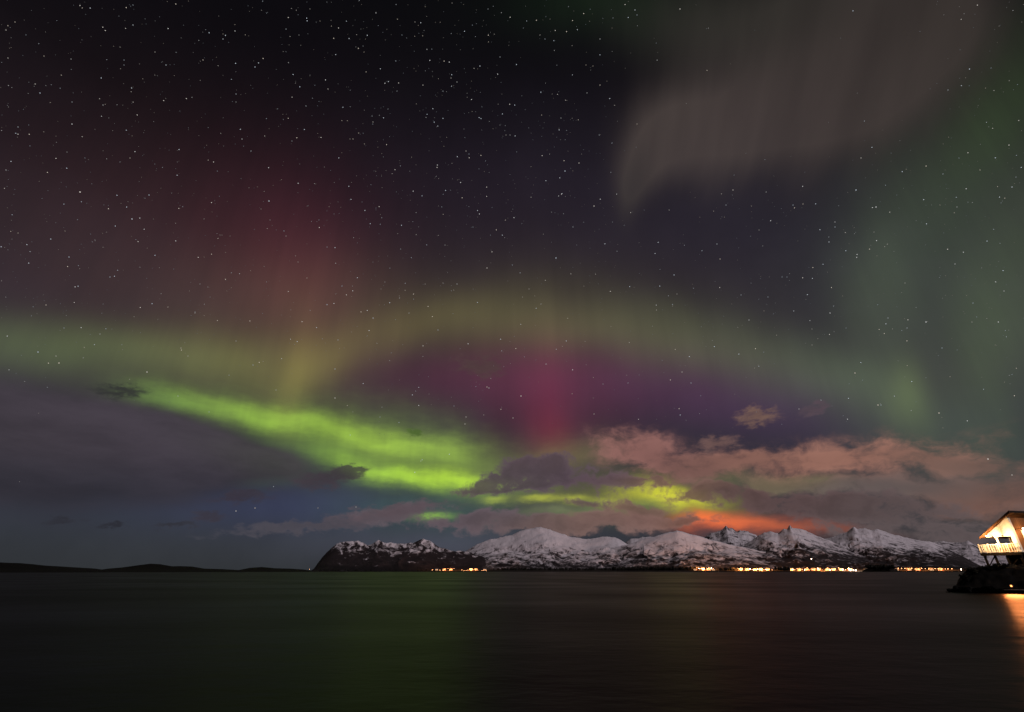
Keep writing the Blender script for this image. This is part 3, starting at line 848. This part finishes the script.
def house_lamp(u, v, h, face, watts, label, cat='wall lamp', col=(1.0, 0.60, 0.27), name='wall_lamp', arm=0.3, bulb_r=0.085, bulb=None):
    o = bpy.data.objects.new(name, None); COL.objects.link(o)
    o.location = HM @ Vector((u, v, h)); o.rotation_euler.z = house.rotation_euler.z + R(face)
    piece('bracket', lambda b: (box(b, -0.06, 0.0, -0.06, 0.06, -0.1, 0.1), bar(b, (-0.05, 0, 0.05), (-arm, 0, 0.12), 0.03), box(b, -arm - 0.08, -arm + 0.08, -0.08, 0.08, 0.10, 0.15)), M_shade, o)

    def bl(b):
        bmesh.ops.create_uvsphere(b, u_segments=12, v_segments=8, radius=bulb_r)
        for w_ in b.verts: w_.co += Vector((-arm, 0, 0.02))
    piece('bulb', bl, bulb or M_bulb, o)
    l = bpy.data.lights.new('lamp_glow', 'SPOT'); l.energy = watts; l.color = col; l.shadow_soft_size = 0.09    # hooded towards the wall
    l.spot_size = R(165); l.spot_blend = 0.4
    lo = bpy.data.objects.new('lamp_glow', l); COL.objects.link(lo); lo.parent = o; lo.location = (-arm - 0.1, 0, 0.0); lo.rotation_euler = (0, R(-82), 0)
    return tag(o, label, cat, 'lamps on the stilt house')


house_lamp(-0.065, 1.25, 2.02, 0, 1500, 'outdoor lamp over the porch opening on the white gable', arm=1.1)
house_lamp(-0.065, 2.45, 2.02, 0, 850, 'outdoor lamp at the left end of the white gable', arm=1.1)
house_lamp(0.6, 0.0, 2.75, 90, 260, 'outdoor lamp on the ochre side wall under the eave', arm=0.85)
house_lamp(2.0, HW + 0.0, 2.0, -90, 60, 'outdoor lamp at the far side of the porch')
house_lamp(-0.505, 2.85, -1.5, 0, 10, 'small orange lamp low on a stilt under the deck', col=(1.0, 0.30, 0.10), arm=0.12, bulb_r=0.10, bulb=mat('orange_bulb', (1, .7, .5), .4, (1.0, 0.30, 0.12), 5)[0])


# quay lamp and landing at the water to the right
def landing():
    o = bpy.data.objects.new('jetty', None); COL.objects.link(o)
    p = at(1005, 592.6, 86.5); o.location = (p.x, p.y, 0); o.rotation_euler.z = -R(43.5)
    piece('deck', lambda b: [box(b, x, x + 0.19, -2.3, 4.0, 0.36, 0.42) for x in np.arange(0.0, 9, 0.2)], grained('grey_jetty_planks', (0.20, 0.17, 0.14), (0.30, 0.26, 0.22), 4, (1, .2, 1)), o)
    piece('bearer', lambda b: [box(b, 0.02, 9, y, y + .12, 0.2, 0.355) for y in (-2.2, 0.5, 3.7)], M_dark, o)
    for x in (0.3, 3.0, 6.0, 8.6):
        for y in (-2.0, 3.5): piece('pile', lambda b: box(b, x - .11, x + .11, y - .11, y + .11, -1.2, 0.195), M_dark, o)
    tag(o, 'low timber jetty at the waterline under the house', 'jetty')
    q_ = bpy.data.objects.new('bollard_lamp', None); COL.objects.link(q_)
    q_.location = o.matrix_basis @ Vector((0.75, -2.0, 0.42)); q_.rotation_euler.z = -R(43.5)
    piece('post', lambda b: box(b, -0.06, 0.06, -0.06, 0.06, 0, 0.3, 0.01), M_shade, q_)
    piece('cap', lambda b: box(b, -0.13, 0.13, -0.13, 0.13, 0.49, 0.54, 0.01), M_shade, q_)

    def bl(b):
        bmesh.ops.create_cone(b, cap_ends=True, segments=14, radius1=0.08, radius2=0.08, depth=0.19)
        for w_ in b.verts: w_.co += Vector((0, 0, 0.395))
    piece('lantern', bl, mat('orange_lantern', (1, .8, .6), .4, (1.0, 0.36, 0.10), 3)[0], q_)
    l = bpy.data.lights.new('lamp_glow', 'SPOT'); l.energy = 1500; l.color = (1.0, 0.27, 0.07); l.shadow_soft_size = 0.9     # shines out over the water
    l.spot_size = R(140); l.spot_blend = 0.5
    lo = bpy.data.objects.new('lamp_glow', l); COL.objects.link(lo); lo.parent = q_; lo.location = (0.0, -0.5, 0.6); lo.rotation_euler = (R(-78), 0, 0)
    tag(q_, 'orange bollard lamp standing on the jetty at the right edge', 'lamp')


landing()

# ------------------------------------------------------------------ stars
BRIGHT = [  # x, y, size, brightness read from the photograph
    (15, 22, 1, .6), (6, 30, 1, .7), (8, 58, 1, .7), (44, 56, 1, .6), (71, 59, .9, .6), (40, 93, 1.2, .8), (72, 102, .9, .6), (103, 105, 1, .6), (18, 127, 1, .6), (6, 170, 1, .7),
    (80, 192, 1.6, 1), (149, 195, 1.2, .8), (132, 219, 1.4, .9), (69, 257, 1.1, .9), (18, 233, 1, .5), (95, 240, .8, .5), (130, 158, 1, .6), (120, 162, .8, .5), (67, 152, .8, .5), (133, 25, 1.1, .7),
    (133, 5, .8, .6), (155, 52, .9, .6), (166, 65, 1, .8), (124, 60, .9, .6), (124, 65, .9, .5), (235, 31, 1.1, .7), (223, 39, 1, .7), (223, 34, .8, .5), (203, 60, 1, .8), (255, 67, 1.1, .8),
    (286, 29, .9, .7), (236, 94, .9, .7), (236, 102, .8, .6), (242, 139, 1, .8), (251, 151, .9, .8), (269, 201, 1.4, .9), (292, 141, .8, .7), (306, 106, .9, .7), (328, 89, .9, .8), (373, 122, .9, .8),
    (372, 116, .9, .6), (364, 52, .8, .6), (363, 46, .7, .6), (397, 91, .8, .7), (388, 109, .7, .7), (402, 35, .8, .6), (451, 78, .9, .7), (457, 82, .9, .7), (466, 151, 1, .8), (469, 154, .9, .6),
    (488, 9, .8, .6), (500, 57, .9, .7), (506, 135, .8, .7), (510, 135, .8, .7), (415, 22, .8, .6), (452, 3, .8, .6), (353, 139, 1, .7), (350, 139, .8, .6), (299, 35, .8, .5), (320, 21, .8, .6),
    (261, 209, .8, .5), (270, 220, .8, .5), (220, 235, .8, .5), (222, 235, .7, .5), (230, 236, .7, .5), (284, 231, 1, .6), (286, 236, .9, .6), (334, 214, .7, .5), (376, 208, .7, .5), (362, 202, .7, .5),
    (327, 247, .9, .6), (445, 245, .8, .7), (443, 283, .8, .8), (457, 284, 1, .8), (487, 268, 1.2, .8), (473, 227, .8, .6), (385, 282, .8, .6), (307, 278, 1, .6), (342, 286, 1, .7), (298, 262, .9, .6),
    (110, 277, 1, .7), (46, 305, 1.1, .7), (100, 334, 1, .6), (64, 328, .9, .7), (200, 284, .8, .6), (195, 312, .9, .6), (65, 231, .8, .6), (438, 330, 1, .7), (409, 313, 1, .6), (338, 340, 1, .7),
    (38, 352, 1.4, .8), (56, 356, 1, .7), (59, 363, 1.4, .9), (147, 372, 1.4, .9), (181, 348, 1.1, .7), (188, 356, 1, .6), (253, 365, 1.1, .7), (236, 341, 1, .6), (168, 307, 1, .6), (195, 313, 1, .6),
    (335, 398, 1.3, .8), (178, 396, 1, .7), (209, 412, 1, .7), (276, 390, 1, .6), (380, 417, 1, .6), (236, 511, 1.3, .8), (255, 508, 1.2, .8), (318, 508, 1, .6), (356, 507, 1.1, .7), (335, 369, 1.2, .7),
    (513, 418, 1.1, .8), (521, 396, 1.4, .9), (487, 387, 1.2, .8), (489, 388, 1.1, .8), (594, 414, 1, .7), (466, 417, 1.1, .8), (465, 424, 1.1, .8), (454, 406, .9, .6), (546, 364, 1.1, .7), (603, 384, .9, .6),
    (682, 372, 1.1, .8), (691, 383, 1, .8), (628, 383, .9, .7), (799, 409, 1, .7), (749, 320, 1.1, .7), (855, 373, 1.3, .9), (878, 405, 1.4, .9), (881, 405, 1, .8), (926, 322, 1.4, .9), (907, 328, 1, .7),
    (939, 413, 1.4, .9), (988, 459, 1.6, 1), (1012, 475, 1.2, .8), (942, 348, 1, .7), (973, 303, 1, .7), (888, 318, 1, .7), (955, 264, 1, .7), (876, 207, 1.3, .9), (856, 190, 1.4, .9), (861, 158, 1, .8),
    (1012, 187, 1.2, .8), (1016, 177, .8, .7), (980, 170, .9, .8), (943, 174, .9, .7), (959, 158, .8, .6), (957, 207, .9, .7), (948, 90, .9, .7), (991, 68, .8, .6), (874, 232, .8, .6), (829, 242, 1.1, .8),
    (835, 222, 1, .7), (835, 227, 1, .7), (733, 190, 1.1, .8), (726, 205, .9, .7), (793, 205, 1, .7), (803, 204, 1, .7), (717, 244, 1, .8), (720, 259, 1.1, .8), (741, 295, .9, .7), (782, 277, .9, .6),
    (759, 230, .9, .7), (787, 277, .8, .6), (812, 329, .8, .6), (594, 206, 1.3, .9), (565, 171, 1.4, .8), (556, 258, 1.4, .9), (573, 227, 1, .7), (561, 118, .9, .7), (612, 143, .9, .7), (600, 85, 1, .8),
    (635, 10, 1, .9), (637, 15, .9, .7), (680, 9, 1.2, .9), (613, 18, .8, .6), (600, 39, .9, .7), (545, 39, .8, .7), (540, 35, .8, .7), (593, 66, .8, .7), (586, 65, .8, .7), (637, 124, .9, .8),
    (529, 289, 1, .6), (541, 304, 1, .6), (677, 294, .9, .6), (764, 311, .8, .6), (1004, 291, 1, .7), (972, 322, .9, .6), (905, 283, .8, .7), (940, 205, .8, .6), (812, 345, .9, .6), (846, 328, .8, .6),
]
CLEAR = [(715, 110, 110, 80), (650, 150, 40, 80), (850, 70, 110, 90), (790, 20, 150, 60), (30, 430, 240, 60), (190, 445, 150, 48)]


def star_clear(x, y):
    f = 1.0
    for cx, cy, rx, ry in CLEAR:
        q_ = ((x - cx) / rx) ** 2 + ((y - cy) / ry) ** 2
        f *= 1 - 0.97 * math.exp(-q_ * 0.8) if q_ < 4 else 1
    if y > 330: f *= max(0.04, 1 - (y - 330) / 170)
    if 430 < y and x > 450: f = 0
    if y > 515: f = 0
    return f


def build_stars():
    RS = 90000.0
    vs, fs, cols = [], [], []
    rs = random.Random(5)

    def star(x, y, size, b, col):
        d = bearing(x, y)
        c = d * RS
        r = size * 0.5 / FPX * RS * max(0.45, d.dot(bearing(PW / 2, PH / 2)))
        e1 = d.orthogonal().normalized(); e2 = d.cross(e1)
        k = len(vs)
        for v in (e1, -e1, e2, -e2, d, -d): vs.append(tuple(c + v * r))
        for t_ in ((0, 2, 4), (2, 1, 4), (1, 3, 4), (3, 0, 4), (2, 0, 5), (1, 2, 5), (3, 1, 5), (0, 3, 5)): fs.append((k + t_[0], k + t_[1], k + t_[2]))
        cols.extend([(col[0] * b, col[1] * b, col[2] * b, 1)] * 6)

    tints = [(1, 1, 1), (.85, .92, 1), (1, .93, .85), (.78, .88, 1), (1, .88, .74)]
    for x, y, s_, b in BRIGHT: star(x, y, s_ * 0.8, b * 0.7, rs.choice(tints))
    n = 0
    while n < 2600:
        x, y = rs.uniform(-40, 1064), rs.uniform(-30, 515)
        dens = star_clear(x, y) * (0.85 if 330 < x < 620 and y < 220 else 0.58)
        if rs.random() > dens: continue
        b = min(0.8, 0.08 * rs.paretovariate(1.1))
        star(x, y, 0.55 + 0.3 * min(b, 1), b, rs.choice(tints)); n += 1
    me = bpy.data.meshes.new('stars'); me.from_pydata(vs, [], fs)
    ca = me.color_attributes.new('tint', 'FLOAT_COLOR', 'POINT')
    ca.data.foreach_set('color', [c for t_ in cols for c in t_])
    m = bpy.data.materials.new('starlight'); m.use_nodes = True
    nt = m.node_tree; nt.nodes.clear()
    a = nt.nodes.new('ShaderNodeAttribute'); a.attribute_name = 'tint'
    e = nt.nodes.new('ShaderNodeEmission'); e.inputs[1].default_value = 1.0
    o_ = nt.nodes.new('ShaderNodeOutputMaterial')
    nt.links.new(a.outputs['Color'], e.inputs[0]); nt.links.new(e.outputs[0], o_.inputs[0])
    m.cycles.emission_sampling = 'NONE'
    o = link('stars', me, m, None, (0, 0, CAM_H))
    tag(o, 'hundreds of small white stars scattered over the night sky', 'stars', kind='stuff')


build_stars()
